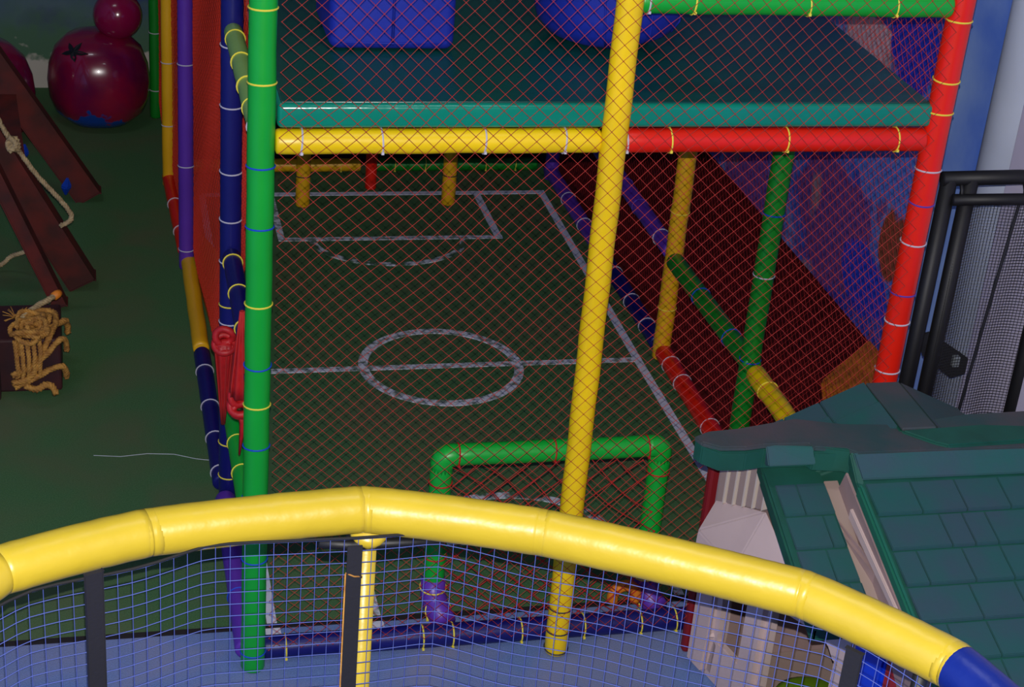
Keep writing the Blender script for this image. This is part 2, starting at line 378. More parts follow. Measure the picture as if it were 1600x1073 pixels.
# painted pitch marks, children of the green floor
Z = .0025
def strip(pts, wd, mt, closed=False):
    global Z
    Z += .0003; P = [Vector((x, y, 0)) for x, y in pts]; n = len(P); V, F = [], []
    for i in range(n):
        d = (P[(i+1) % n]-P[i-1]) if closed else (P[min(i+1, n-1)]-P[max(i-1, 0)])
        d.normalize(); q = Vector((-d.y, d.x, 0))*wd/2
        V += [P[i]+q+Vector((0, 0, Z)), P[i]-q+Vector((0, 0, Z)), P[i]+q+Vector((0, 0, -.01)), P[i]-q+Vector((0, 0, -.01))]
    for i in range(n if closed else n-1):
        a, b = i*4, ((i+1) % n)*4
        F += [(a, a+1, b+1, b), (a+2, b+2, b+3, a+3), (a, b, b+2, a+2), (a+1, a+3, b+3, b+1)]
    return link('pitch_line', pmesh('pitch_line', V, F), mt, floor)
strip([(2.255, .26), (2.24, 2.3), (2.255, 4.66)], .045, M['line_clean'])
strip([(.1, .26), (.1, 4.64)], .04, M['line_clean'])
strip([(.1, 4.64), (2.25, 4.63)], .05, M['line_clean'])
strip([(.12, 2.36), (2.22, 2.355)], .045, M['line'])
strip([(.5, 3.96), (1.85, 3.95)], .045, M['line']); strip([(1.825, 3.95), (1.825, 4.61)], .045, M['line_clean']); strip([(.52, 3.95), (.52, 4.61)], .04, M['line'])
strip([(.52, .76), (1.84, .76)], .045, M['faded']); strip([(.52, .27), (.52, .76)], .04, M['line']); strip([(1.82, .27), (1.82, .76)], .04, M['line'])
strip([(1.178+.405*math.cos(t*math.pi/24), 2.355+.39*math.sin(t*math.pi/24)) for t in range(48)], .05, M['line'], True)
strip([(1.15+.45*math.cos(t), 3.93-.34*math.sin(t)) for t in [math.pi*k/24 for k in range(25)]], .04, M['faded'])
strip([(1.2+.44*math.cos(t), .78+.33*math.sin(t)) for t in [math.pi*k/24 for k in range(25)]], .045, M['faded'])
# white paint of the near corner carried on over the blue carpet
def strip2(x, y0, y1, wd): 
    o = box('pitch_line', (x-wd/2, y0, -.004), (x+wd/2, y1, .0028), M['line_clean'], fb); return o
strip2(.1, .11, .25, .06); strip2(.52, .11, .25, .05); strip2(1.86, .11, .25, .06)
# thin worn scratch in the carpet left of the frame
link('carpet_seam', pmesh('carpet_seam', *sweep([(-.58, 1.62, .001), (-.46, 1.60, .001), (-.34, 1.615, .001), (-.22, 1.60, .001), (-.12, 1.55, .001), (-.05, 1.53, .001)], .0014, 4)), M['white'], floor)

# ------------------------------------------------------------------ white column and blue pier
colm = lathe('column', [(.17, 0), (.17, 5.1)], (3.47, 1.15, 0), M['column'], None, 40); struct(colm); colm.name = 'trim_2'
struct(box('trim_3', (3.55, 1.2, 0), (3.64, 2.2, 5.1), M['mural_blue'], bevel=.01))

struct(box('trim_4', (3.30, -1.2, 0), (3.64, .93, 5.1), M['pale'], bevel=.01))

# ------------------------------------------------------------------ soft play frame
R = .046
G0 = (0, 0, 0)
fr = thing('soft_play_frame', 'multicoloured padded tube frame around the small green football pitch', 'play frame')
def pz(x, y, lst): return [((x, y, z), M[c]) for z, c in lst]
pad('post', (0, 0, 0), (0, 0, 3.4), R, M['green'], fr, pz(0, 0, [(2.62, 'tie_y'), (2.37, 'tie_y'), (2.08, 'tie_b'), (1.86, 'tie_b'), (1.57, 'tie_y'), (1.33, 'tie_b'), (1.17, 'tie_y'), (1.0, 'tie_b'), (.78, 'tie_b'), (.51, 'tie_b'), (.08, 'tie_b')]), 'bright green padded post')
pad('post', (1.2, -.035, 0), (1.2, -.035, 3.4), R, M['yellow'], fr, pz(1.2, -.035, [(.22, 'tie_k'), (.11, 'tie_k'), (.02, 'tie_k')]), 'yellow padded post')
pad('post', (2.416, 0, 0), (2.416, 0, 3.4), R, M['red'], fr, pz(2.416, 0, [(2.61, 'tie_y'), (2.39, 'tie_y'), (2.27, 'tie_y'), (2.05, 'tie_w'), (1.92, 'tie_v'), (1.76, 'tie_w'), (1.55, 'tie_v'), (1.43, 'tie_w'), (1.22, 'tie_w')]), 'red padded post')
xl = lambda z, l: [((x, 0, z), M[c]) for x, c in l]
pad('beam', (.045, 0, 2.165), (1.16, 0, 2.165), .043, M['yellow'], fr, xl(2.165, [(.13, 'tie_w'), (.4, 'tie_w'), (.75, 'tie_w'), (1.03, 'tie_w')]), 'yellow padded beam')
pad('beam', (1.235, 0, 2.165), (2.375, 0, 2.165), .043, M['red'], fr, xl(2.165, [(1.25, 'tie_w'), (1.41, 'tie_y'), (1.84, 'tie_y'), (2.26, 'tie_y')]), 'red padded beam')
pad('beam', (1.24, 0, 2.66), (2.375, 0, 2.66), .043, M['green'], fr, xl(2.66, [(1.27, 'tie_w'), (1.43, 'tie_y'), (1.84, 'tie_y'), (2.16, 'tie_y')]), 'green padded beam')
pad('base_rail', (.04, .055, .05), (2.36, .055, .05), .047, M['navy'], fr, xl(.05, [(.13, 'tie_y'), (.67, 'tie_y'), (.79, 'tie_y'), (1.07, 'tie_y'), (1.33, 'tie_y'), (1.57, 'tie_y'), (1.72, 'tie_y')]), 'navy padded base rail')
# left side
pad('post', (.0, 1.2, 0), (.0, 1.2, 3.4), R*.95, M['navy'], fr, pz(0, 1.2, [(1.85, 'tie_w'), (1.57, 'tie_w'), (1.36, 'tie_w'), (1.17, 'tie_w'), (.97, 'tie_y'), (.89, 'tie_w'), (.68, 'tie_y'), (.63, 'tie_w'), (.3, 'tie_y'), (.13, 'tie_y'), (2.1, 'tie_w')]), 'navy padded post')
pad('post', (-.05, 3.6, 0), (-.05, 3.6, 3.4), R*.9, M['purple'], fr, pz(-.05, 3.6, [(1.2, 'tie_w'), (.62, 'tie_w'), (.12, 'tie_w')]), 'purple padded post')
pad('post', (-.09, 4.8, 0), (-.09, 4.8, 3.4), R*.85, M['amber'], fr, pz(-.09, 4.8, [(.8, 'tie_w'), (.4, 'tie_w')]), 'amber padded post')
pad('post', (-.12, 6.0, 0), (-.12, 6.0, 3.4), R*.85, M['dgreen'], fr, pz(-.12, 6, [(.6, 'tie_w'), (.2, 'tie_w')]), 'dark green padded post')
yl = lambda x, z, l: [((x, y, z), M[c]) for y, c in l]
pad('side_rail', (0, .05, 2.17), (0, 1.15, 2.17), .036, M['olive'], fr, yl(0, 2.17, [(.12, 'tie_w'), (.3, 'tie_y'), (.52, 'tie_y'), (.78, 'tie_y'), (1.05, 'tie_y')]), 'pale olive padded rail')
pad('side_rail', (0, .05, 1.215), (.0, 1.15, 1.215), .038, M['navy'], fr, yl(0, 1.215, [(.28, 'tie_y'), (.5, 'tie_y'), (.8, 'tie_y'), (1.08, 'tie_y')]), 'navy padded rail')
pad('side_rail', (0, .05, .54), (0, 1.15, .54), .04, M['green'], fr, yl(0, .54, [(.3, 'tie_y'), (.55, 'tie_y'), (.78, 'tie_y'), (1.0, 'tie_y')]), 'green padded rail')
pad('base_rail', (-.02, .05, .045), (-.02, 1.14, .045), .045, M['purple'], fr, yl(-.02, .045, [(.4, 'tie_b'), (1.0, 'tie_b')]), 'purple padded base rail')
pad('base_rail', (-.025, 1.26, .045), (-.035, 2.5, .045), .042, M['navy'], fr, yl(-.03, .045, [(1.35, 'tie_w'), (1.65, 'tie_w'), (1.95, 'tie_w'), (2.3, 'tie_w')]), 'navy padded base rail')
pad('base_rail', (-.035, 2.54, .045), (-.04, 3.7, .045), .042, M['amber'], fr, (), 'amber padded base rail')
pad('base_rail', (-.05, 3.74, .045), (-.09, 4.85, .045), .042, M['red'], fr, yl(-.07, .045, [(4.0, 'tie_w'), (4.4, 'tie_w')]), 'red padded base rail')
# right side
XR = 2.372
pad('post', (XR, 1.2, 0), (XR, 1.2, 2.2), .047, M['dgreen'], fr, pz(XR, 1.2, [(1.35, 'tie_b'), (1.05, 'tie_w'), (.62, 'tie_b')]), 'dark green padded post')
pad('post', (XR, 2.37, 0), (XR, 2.37, 2.2), .047, M['amber'], fr, pz(XR, 2.37, [(.85, 'tie_y'), (.3, 'tie_y')]), 'amber padded post')
pad('post', (XR, 3.6, 0), (XR, 3.6, 2.2), .045, M['navy'], fr, (), 'navy padded post')
pad('post', (XR, 4.85, 0), (XR, 4.85, 2.2), .045, M['purple'], fr, (), 'purple padded post')
pad('side_rail', (XR, .05, .59), (XR, 1.12, .59), .047, M['yellow'], fr, yl(XR, .59, [(.95, 'tie_y'), (.4, 'tie_y')]), 'yellow padded rail')
pad('side_rail', (XR, 1.16, .6), (XR-.01, 2.33, .59), .047, M['dgreen'], fr, yl(XR, .59, [(1.45, 'tie_b'), (1.9, 'tie_b')]), 'dark green padded rail')
pad('side_rail', (XR, 2.42, .6), (XR, 3.55, .6), .045, M['purple'], fr, yl(XR, .6, [(2.6, 'tie_w'), (3.0, 'tie_v'), (3.3, 'tie_v')]), 'purple padded rail')
pad('side_rail', (XR, 3.65, .6), (XR, 4.8, .6), .045, M['purple'], fr, (), 'purple padded rail')
pad('base_rail', (XR, .1, .05), (XR, 2.34, .05), .047, M['red'], fr, yl(XR, .05, [(2.2, 'tie_w'), (2.0, 'tie_w'), (1.55, 'tie_w'), (1.1, 'tie_w')]), 'red padded base rail')
pad('base_rail', (XR, 2.44, .05), (XR, 3.55, .05), .045, M['navy'], fr, yl(XR, .05, [(2.65, 'tie_w'), (2.95, 'tie_w'), (3.3, 'tie_w')]), 'navy padded base rail')
pad('base_rail', (XR, 3.65, .05), (XR, 4.9, .05), .045, M['purple'], fr, yl(XR, .05, [(4.0, 'tie_w'), (4.4, 'tie_w')]), 'purple padded base rail')
# back rail
pad('base_rail', (.05, 4.97, .06), (1.13, 4.97, .06), .042, M['amber'], fr, [((x, 4.97, .06), M['tie_y']) for x in (.25, .5, .75, 1.0)], 'amber padded base rail')
pad('base_rail', (1.19, 4.97, .06), (2.3, 4.97, .06), .042, M['dgreen'], fr, [((x, 4.97, .06), M['tie_y']) for x in (1.35, 1.55, 1.75, 1.95, 2.15)], 'dark green padded base rail')
pad('post', (1.16, 4.72, 0), (1.16, 4.72, 2.2), .036, M['red'], fr, (), 'slim red padded post')
box('back_panel', (.0, 5.12, 0), (2.4, 5.18, 2.25), M['darkboard'], fr, bevel=.01)
box('deck_shade_board', (.0, 1.26, 2.2), (2.4, 5.1, 2.25), M['darkboard'], fr)  # unseen board added to keep the space under the deck dark

# deck mats
dm = thing('deck_mat', 'glossy teal vinyl deck mat lying on the yellow and red beams', 'mat', (.05, 0, 2.215))
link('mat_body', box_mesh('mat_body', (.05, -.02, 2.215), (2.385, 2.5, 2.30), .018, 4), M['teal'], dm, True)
link('shaded_top', box_mesh('shaded_top', (.062, .0, 2.296), (2.373, 2.48, 2.305), .004, 2), M['tealshade'], dm, True)  # thin darker layer painting the dim, grazed top of the mat

# blue bags on the deck
def bag(c, r, h, lb, tilt, rb):
    t = thing('punch_bag', lb, 'bag', c, 'blue vinyl bags on the deck')
    prof = [(r*.02, 0), (r*.55, rb*.1), (r*.86, rb*.45), (r*.97, rb*.8), (r, rb*1.3), (r*1.01, h*.5), (r*.99, h-.03), (r*.9, h), (r*.3, h+.01)]
    b = lathe('body', prof, c, M['bag'], t, 40, 0, tilt)
    for k in range(5):
        a = -1.9+k*.62
        pts = [Vector(c)+tilt @ Vector((math.cos(a)*(q+.002), math.sin(a)*(q+.002), z)) for q, z in prof[2:8]]
        tube('seam', pts, .004, M['bag'], b, 6)
    lathe('strap', [(.02, h), (.02, h+.6)], c, M['webbing'], t, 10)
    return t
t = thing('punch_bag', 'square-cornered upright blue vinyl bag, left of the two', 'bag', (.5, .7, 2.31), 'blue vinyl bags on the deck')
b1 = link('body', box_mesh('body', (.283, .50, 2.312), (.735, .92, 2.95), .035, 5), M['bag'], t, True)
for x in (.505, .512): tube('seam', [(x, .4985, 2.33), (x, .4985, 2.93)], .0025, M['bag'], b1, 6)
tube('seam', [(.30, .505, 2.34), (.5, .4975, 2.34), (.71, .505, 2.34)], .003, M['bag'], b1, 6)
lathe('strap', [(.02, 2.94), (.02, 3.5)], (.5, .7, 0), M['webbing'], t, 10)
bag((1.37, .70, 2.31), .285, .62, 'tilted blue vinyl bag with rounded base, behind the yellow post', Matrix.Rotation(-.10, 3, 'Y') @ Matrix.Rotation(.05, 3, 'X'), .13)

# ------------------------------------------------------------------ safety nets
def f_front(u, v):
    x = .05+u; z = .14+v
    y = -.09+.008*np.sin(2.3*z+1.1*x)*np.sin(3*x)
    sh = .012*np.sin(3.1*z+2*x)+.006*np.sin(9*x+5*z)
    return stack(x+sh*np.clip((x-.08)*6, 0, 1)*np.clip((2.35-x)*6, 0, 1), y-0*z, z+.012*np.sin(4*x+1.5*z))
n1 = net('safety_net', f_front, 2.32, 3.2, .058, .056, .00115, M['rnet'], kr=.0027)
tag(n1, 'red diamond-mesh safety net across the front of the play frame', 'net')
def f_left(u, v):
    yy = .06+u; z = .12+v
    return stack(np.interp(yy, [0, 1.2, 2.4, 3.6, 4.8, 6], [.05, .045, .022, -.012, -.07, -.10])+.010*np.sin(5*z+3*u)*np.sin(np.pi*u/1.2), yy+.01*np.sin(6*z), z)
n2 = net('safety_net', f_left, 5.9, 3.0, .056, .056, .0018, M['snet'], kr=.0032, skip=lambda P: ((P[:, 1] < 1.25) & (P[:, 2] < 1.05)) | ((P[:, 1] < 2.45) & (P[:, 2] < (2.45-P[:, 1])*.85)))
tag(n2, 'dense red safety net along the left side of the frame', 'net')
def f_right(u, v):
    yy = .08+u; z = .1+v
    return stack(2.44+.012*np.sin(3*z+2*u), yy, z+.01*np.sin(4*u))
n3 = net('safety_net', f_right, 4.8, 2.1, .056, .056, .0009, M['dnet'], kr=.0022)
tag(n3, 'red safety net along the right side facing the mural', 'net')
def f_up(u, v):
    return stack(2.44+.01*np.sin(3*v), .08+u, 2.25+v)
n4 = net('safety_net', f_up, 2.4, 1.0, .05, .05, .0011, M['dnet'], kr=.0026)
tag(n4, 'red safety net rising from the right edge of the teal deck', 'net')

# gathered and knotted ends of the doorway net
def gathered(p, h, lb, s=1, down=False):
    t = thing('knotted_net', lb, 'net', p, 'knotted net ends in the side doorway')
    sg = -1 if down else 1
    prof = [(.036*s, sg*.02), (.033*s, sg*.07), (.024*s, sg*h*.45), (.014*s, sg*h*.75), (.006*s, sg*h)]
    if down: prof = prof[::-1]
    lathe('gathered_net', prof, p, M['knot'], t, 28, .12, Matrix.Rotation(.10, 3, 'X'))
    p = Vector(p)
    for k in range(9):
        a = 2*math.pi*k/9
        tube('gathered_cord', [p+Vector((math.cos(a)*q*1.04, math.sin(a)*q*1.04-z*.1, z)) for q, z in prof], .0035, M['dnet'], t, 5)
    for k, (dz, rr, tl) in enumerate(((.01, .034, .5), (-.025, .037, -.4), (-.045, .026, .2))):
        c = p+Vector((0, 0, dz)); q = Matrix.Rotation(tl+1.2, 3, 'X') @ Matrix.Rotation(k, 3, 'Z')
        tube('knot_loop', [c+q @ Vector((math.cos(a)*rr*s, math.sin(a)*rr*s, .006*math.sin(2*a))) for a in [2*math.pi*i/18 for i in range(18)]], .014*s, M['knot'], t, 8, True)
    if not down: tube('tail', [p+Vector((0, 0, -.05)), p+Vector((.01, 0, -.1)), p+Vector((0, .01, -.24))], [.014, .012, .004], M['knot'], t, 6)
M['knot'] = mat('knotted_red_net', srgb(190, 20, 22), .55, var=.3, vscale=20, bump=.5, bscale=60)
gathered((-.045, .16, 1.10), .38, 'red net gathered into a looped knot beside the bright green post')
gathered((-.05, .85, .99), .42, 'red net knot in front of the navy post, farther of the two', 1.05, True)
tag(prism('orange_panel', [(.06, 2.40, .0), (.06, 2.40, .62), (.0, 3.45, .30), (.0, 3.45, 0)], (.008, 0, 0), M['orange'], None, .002), 'orange padded flap along the left side, seen by the navy post', 'panel')

# ------------------------------------------------------------------ goals
def goal(y, x0, x1, h, mt, lb, name_l, boots):
    t = thing('football_goal', lb, 'goal', ((x0+x1)/2, y, 0))
    r = .044; k = []
    a, b = Vector((x0, y, .16 if boots else 0)), Vector((x0, y, h))
    arc = lambda c, a0, a1: [Vector((c[0]+.05*math.cos(q), y, c[1]+.05*math.sin(q))) for q in [a0+(a1-a0)*i/6 for i in range(7)]]
    p1 = pad('post', (x0, y, .16 if boots else 0), (x0, y, h-.03), r, mt, t, [((x0, y, h-.12), M['tie_r']), ((x0, y, h*.4), M['tie_r'])] if boots else [((x0, y, .2), M['tie_k'])])
    p2 = pad('post', (x1, y, .16 if boots else 0), (x1, y, h-.03), r, mt, t, [((x1, y, h-.12), M['tie_r']), ((x1, y, h*.4), M['tie_r'])] if boots else [((x1, y, .2), M['tie_k'])])
    cb = pad('crossbar', (x0+.03, y, h), (x1-.03, y, h), r, mt, t, [((x, y, h), M['tie_r']) for x in (x0+.06, (x0+x1)/2, x1-.06)])
    for x, s in ((x0, 1), (x1, -1)):
        c = (x+s*.03, h-.03)
        tube('corner_elbow', [Vector((x, y, h-.07)), Vector((x, y, h-.03)), Vector((x+s*.006, y, h-.012)), Vector((x+s*.02, y, h-.002)), Vector((x+s*.045, y, h)), Vector((x+s*.07, y, h))], [r*.98, r*1.04, r*1.05, r*1.05, r*1.04, r*.98], mt, t, 18)
    if boots:
        for x in (x0, x1):
            bt = tube('foot_pad', [Vector((x, y, .2)), Vector((x, y-.01, .13)), Vector((x+.012, y-.05, .085)), Vector((x+.03, y-.13, .07))], [.05, .053, .053, .048], M['purple'], t, 16)
            bt['label'] = 'purple padded foot'
            cable_tie((x, y-.005, .16), (0, -.1, 1), .052, M['tie_y'], bt); cable_tie((x+.014, y-.06, .085), (.2, -1, .3), .052, M['tie_y'], bt)
        def fn(u, v):
            W = x1-x0-.06; s = v/.9
            return stack(x0+.03+u*(1+0*v)+.02*np.sin(9*v+4*u), y-.02-.11*s+.03*np.sin(5*u+3*v), h-.04-(h-.1)*s+.02*np.sin(7*u+2)*s)
        net('goal_net', fn, x1-x0-.06, .9, .11, .12, .0026, M['dnet'], t, kr=.006)
    return t
goal(.235, .74, 1.63, .775, M['green'], 'small green padded goal with red net at the near end', '', True)
goal(4.46, .70, 1.61, .775, M['amber'], 'small amber padded goal at the far end under the deck', '', False)
# orange foam arch lying by the goal foot
o = tube('foam_arch', [(1.53+.05*math.cos(a), .16, .10+.055*math.sin(a)) for a in [math.pi*(-.15+1.3*i/14) for i in range(15)]], .024, M['orange'], None, 14)
tag(o, 'short curved orange foam piece beside the right goal foot', 'foam')

# ------------------------------------------------------------------ playhouse
ph = thing('playhouse', 'beige plastic playhouse with green shingled roof at lower right', 'playhouse', (2.4, -.8, 0))
H = lambda *a: Vector(a)
# left end wall, slightly turned, with columns, gap and window opening
WA = Vector((1.70, -.14, 0)); WD = Vector((.245, -.97, 0)).normalized(); WN = Vector((-WD.y, WD.x, 0)).normalized()
if WN.x > 0: WN = -WN
def wp(s, z, o=0): return WA+WD*s+Vector((0, 0, z))+WN*o
def wall_piece(name, sz, t=.05, mt=None, o=.0, bevel=.012):
    return prism(name, [wp(s, z, o) for s, z in sz], -WN*t, mt or M['beige'], ph, bevel)
wall_piece('corner_column', [(0, 0), (.15, 0), (.165, .2), (.15, .66), (.0, .66)], .1, bevel=.03)
wall_piece('column', [(.32, 0), (.465, 0), (.465, .62), (.32, .60)], .08, bevel=.025)
wall_piece('sill', [(.12, 0), (.36, 0), (.36, .19), (.14, .19)], .03, mt=M['beige'], o=-.03, bevel=.004)
wall_piece('window_header', [(.30, .50), (.50, .57), (.55, .60), (.76, .648), (.81, .635), (.845, .60), (.94, .60), (.94, .86), (.30, .70)], .07)
wall_piece('window_jamb', [(.83, 0), (.94, 0), (.94, .62), (.845, .62)], .07, bevel=.015)
wall_piece('window_sill', [(.44, .0), (.88, .0), (.88, .14), (.44, .14)], .06)
dr = wall_piece('door', [(.955, .05), (1.11, .05), (1.11, .80), (.955, .80)], .03, mt=M['toyblue'], o=.015, bevel=.01); dr['label'] = 'blue plastic door panel'
pn = wall_piece('shutter', [(1.12, .05), (1.22, .05), (1.22, .86), (1.12, .86)], .03, mt=M['toyred'], o=.02, bevel=.01); pn['label'] = 'dark red shutter'
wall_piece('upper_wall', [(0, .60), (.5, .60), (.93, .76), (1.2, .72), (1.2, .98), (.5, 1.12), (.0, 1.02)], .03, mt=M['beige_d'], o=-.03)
wall_piece('end_wall', [(.93, 0), (1.25, 0), (1.25, .85), (.93, .85)], .06)
# vertical siding above the hood
for k in range(5):
    s = .07+k*.058; z0 = .79+k*.028; z1 = 1.0
    sb = wall_piece('siding_board', [(s, z0), (s+.05, z0+.024), (s+.05, z1+.02+k*.02), (s, z1+k*.02)], .04, M['siding'], .012, .006)
    prism('rib', [wp(s+.048, z0+.02, .018), wp(s+.056, z0+.03, .018), wp(s+.056, z1+.02+k*.02, .018), wp(s+.048, z1+.02+k*.02, .018)], -WN*.03, M['siding_l'], sb)
# faceted hood bulging out of the wall
hull('hood', [wp(.06, .80), wp(.36, .925), wp(.56, .80), wp(.56, .66), wp(.05, .52), wp(.40, .55), wp(.085, .69, .085), wp(.10, .60, .10), wp(.34, .68, .09), wp(.36, .62, .08)], M['beige'], ph, .006)
# floor and far walls of the house
box('house_wall', (3.15, -1.45, 0), (3.2, -.18, .95), M['beige'], ph, .01)
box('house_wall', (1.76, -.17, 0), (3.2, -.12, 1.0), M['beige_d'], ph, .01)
box('house_wall', (2.1, -1.5, 0), (3.2, -1.45, .9), M['beige'], ph, .01)
box('house_floor', (1.80, -1.2, .0), (3.15, -.17, .02), M['siding'], ph, .004)
# roof planes: A (right, higher) and B (left, lower)
zA = lambda y: 1.215+.34*(y+.78)
zB = lambda y: 1.160+.40*(y+.61)
def slab(name, x0, x1, y0, y1, zf, th, mt, parent, lift=0, bevel=.004, taper=0):
    pts = [(x0, y0, zf(y0)+lift), (x1, y0, zf(y0)+lift), (x1+taper, y1, zf(y1)+lift), (x0, y1, zf(y1)+lift)]
    return prism(name, pts, (0, 0, -th), mt, parent, bevel)
ra = slab('roof_panel', 1.965, 3.3, -.70, -1.62, zA, .04, M['roof'], ph)
rb = slab('roof_panel', 1.695, 1.908, -.55, -1.19, zB, .05, M['roof'], ph, taper=.012)
slab('roof_rim', 1.962, 1.984, -.79, -1.62, zA, .05, M['roof_hi'], ra, .010, .008)
slab('roof_rim', 1.69, 1.714, -.60, -1.19, zB, .06, M['roof'], rb, .008, .008)
rr = random.Random(11)
for k in range(7):
    y0 = -.785-.1375*k; y1 = y0-.134; x = 1.992+(.0 if k % 2 == 0 else -.0); first = True
    while x < 3.28:
        wdt = rr.choice((.085, .11, .14, .165)); 
        if first and k % 2: wdt = .22
        first = False; x1 = min(x+wdt, 3.29)
        f_ = lambda y, y0=y0, y1=y1: zA(y)+.004+.010*((y0-y)/(y0-y1))
        slab('shingle', x+.0015, x1-.0015, y0, y1+.001, f_, .014, M['shingle'], ra, .0, .0025); x = x1
for k in range(4):
    y0 = -.655-.1275*k; y1 = y0-.1245; x = 1.722
    cuts = [1.722, (1.80, 1.86, 1.83, 1.87, 1.81, 1.85)[k], 1.906+.010*(-.55-y1)/.64]
    if k in (1, 3): cuts.insert(2, cuts[1]+.045)
    for a, b in zip(cuts, cuts[1:]):
        f_ = lambda y, y0=y0, y1=y1: zB(y)+.003+.008*((y0-y)/(y0-y1))
        slab('shingle', a+.0015, b-.0015, y0, y1+.001, f_, .012, M['shingle'], rb, .0, .0025)
# beige gable strip between the two roofs
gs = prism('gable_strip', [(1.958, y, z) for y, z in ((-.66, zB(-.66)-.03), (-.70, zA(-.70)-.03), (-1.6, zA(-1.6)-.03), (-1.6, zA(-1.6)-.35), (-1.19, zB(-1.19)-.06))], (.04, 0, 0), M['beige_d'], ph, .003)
slab('gable_ledge', 1.912, 1.965, -.64, -1.19, zB, .03, M['siding'], gs, -.006, .002)
prism('gable_rib', [(1.948, y, z) for y, z in ((-.80, zB(-.8)+.005), (-.80, zB(-.8)+.045), (-1.30, zA(-1.3)-.035), (-1.30, zA(-1.3)-.06))], (.014, 0, 0), M['beige'], gs, .003)
# ridge: flat dusty top with dark fascia below
top = [(1.44, -.56), (1.50, -.53), (1.61, -.52), (1.84, -.47), (2.0, -.52), (2.2, -.54), (2.5, -.49), (2.9, -.48), (3.3, -.48), (3.3, -.74), (2.6, -.73), (1.98, -.715), (1.95, -.685), (1.84, -.665), (1.83, -.64), (1.67, -.635), (1.60, -.645), (1.51, -.64), (1.455, -.60)]
prism('ridge_cap', [(x, y, 1.30) for x, y in top], (0, 0, -.02), M['ridge'], ph, .005)
top2 = [(x+(.006 if x < 1.5 else 0), y-(.006 if y < -.6 else -.006), 1.282) for x, y in top]
prism('ridge_fascia', top2, (0, 0, -.075), M['roof'], ph, .004)
# lit first course under the cap, B part, short return, A part
prism('cap_course', [(1.675, -.635, 1.296), (1.84, -.66, 1.298), (1.85, -.685, 1.24), (1.68, -.675, 1.235)], (0, .04, -.02), M['shingle'], ph, .004)
prism('cap_return', [(1.845, -.66, 1.298), (1.962, -.70, 1.298), (1.968, -.703, 1.215), (1.85, -.664, 1.215)], (0, .04, 0), M['roof'], ph, .004)
prism('cap_course', [(1.965, -.715, 1.298), (3.3, -.735, 1.298), (3.3, -.80, 1.228), (1.985, -.775, 1.226)], (0, .04, -.03), M['shingle'], ph, .005)
prism('cap_lip', [(1.958, -.705, 1.29), (1.975, -.707, 1.296), (1.992, -.785, 1.215), (1.968, -.795, 1.195)], (0, .03, -.02), M['roof'], ph, .004)
# raised green step on the ridge
prism('ridge_step', [(2.19, -.60, 1.312), (2.5, -.585, 1.312), (3.0, -.66, 1.318), (3.0, -.70, 1.318), (2.32, -.715, 1.312), (2.28, -.69, 1.312)], (0, 0, -.02), M['roof'], ph, .006)
# back wing with its own ridge
wing = [(1.80, -.26, 1.12), (1.80, -.62, 1.12), (2.20, -.26, 1.31), (2.20, -.60, 1.305), (2.32, -.26, 1.31), (2.32, -.62, 1.305), (2.72, -.26, 1.12), (2.72, -.62, 1.12), (1.80, -.26, 1.05), (2.72, -.26, 1.05), (1.80, -.62, 1.05), (2.72, -.62, 1.05)]
wg = hull('wing_roof', wing, M['roof'], ph, .008)
sl = (1.31-1.12)/.40
fl_ = lambda x: 1.12+sl*(x-1.80)
for (xa, xb, rows) in ((2.03, 2.19, ((-.262, -.40), (-.404, -.57))), (1.90, 2.025, ((-.262, -.36), (-.364, -.52))), (1.81, 1.895, ((-.262, -.45),))):
    for ya, yb in rows:
        prism('shingle', [(xa, ya, fl_(xa)+.012), (xb, ya, fl_(xb)+.012), (xb, yb, fl_(xb)+.006), (xa, yb, fl_(xa)+.006)], (0, 0, -.014), M['shingle'], wg, .0025)
box('wing_cap', (2.195, -.60, 1.306), (2.325, -.27, 1.318), M['ridge'], wg, .004)
prism('wing_side', [(2.335, -.262, 1.31), (2.60, -.262, 1.185), (2.60, -.58, 1.185), (2.335, -.6, 1.31)], (0, 0, -.006), M['ridge'], wg, .003)
# things inside the playhouse and around it
o = lathe('seat_pad', [(.02, .195), (.12, .19), (.15, .17), (.155, .145), (.14, .12), (.06, .11), (.055, .03), (.1, .02)], (2.03, -.66, -.0), M['lime'], None, 28)
tag(o, 'lime green plastic stool behind the playhouse window', 'stool')
o = box('padded_board', (1.71, -.11, .0), (1.80, -.065, .98), M['maroon'], None, .015); tag(o, 'dark red padded board standing behind the playhouse corner', 'board')

# ------------------------------------------------------------------ orange mat and black mesh screen
o = prism('foam_block', [(2.95, 1.45, .0), (3.60, 2.0, .0), (3.60, 2.44, .0), (3.14, 2.0, .0)], (0, 0, .05), M['orange'], None, .02); tag(o, 'orange foam block on the maroon floor behind the red post', 'foam')
ms = thing('mesh_screen', 'black padded frame with pale-backed black mesh right of the red post', 'screen', (3.0, .5, 0))
for x, y in ((2.79, .5), (2.885, .5), (3.30, .47)):
    tube('frame_post', [(x, y, 0), (x, y, .9), (x, y, 1.80)], .033, M['black'], ms, 14)
tube('top_rail', [(2.76, .5, 1.80), (3.1, .5, 1.805), (4.0-.45, .46, 1.80)], .03, M['black'], ms, 14)
tube('top_rail', [(2.80, .46, 1.725), (3.1, .46, 1.725), (3.55, .42, 1.72)], .024, M['black'], ms, 14)
for k, x in enumerate((2.84, 3.12, 3.4)): tube('sleeve_clip', [(x, .46, 1.72), (x, .47, 1.76), (x, .5, 1.80)], .008, M['black'], ms, 8)
def fsc(u, v):
    x = 2.87+u; z = .06+v
    return stack(x, .49+.012*np.sin(14*x+2*z)+.008*np.sin(30*x)+0*v, z)
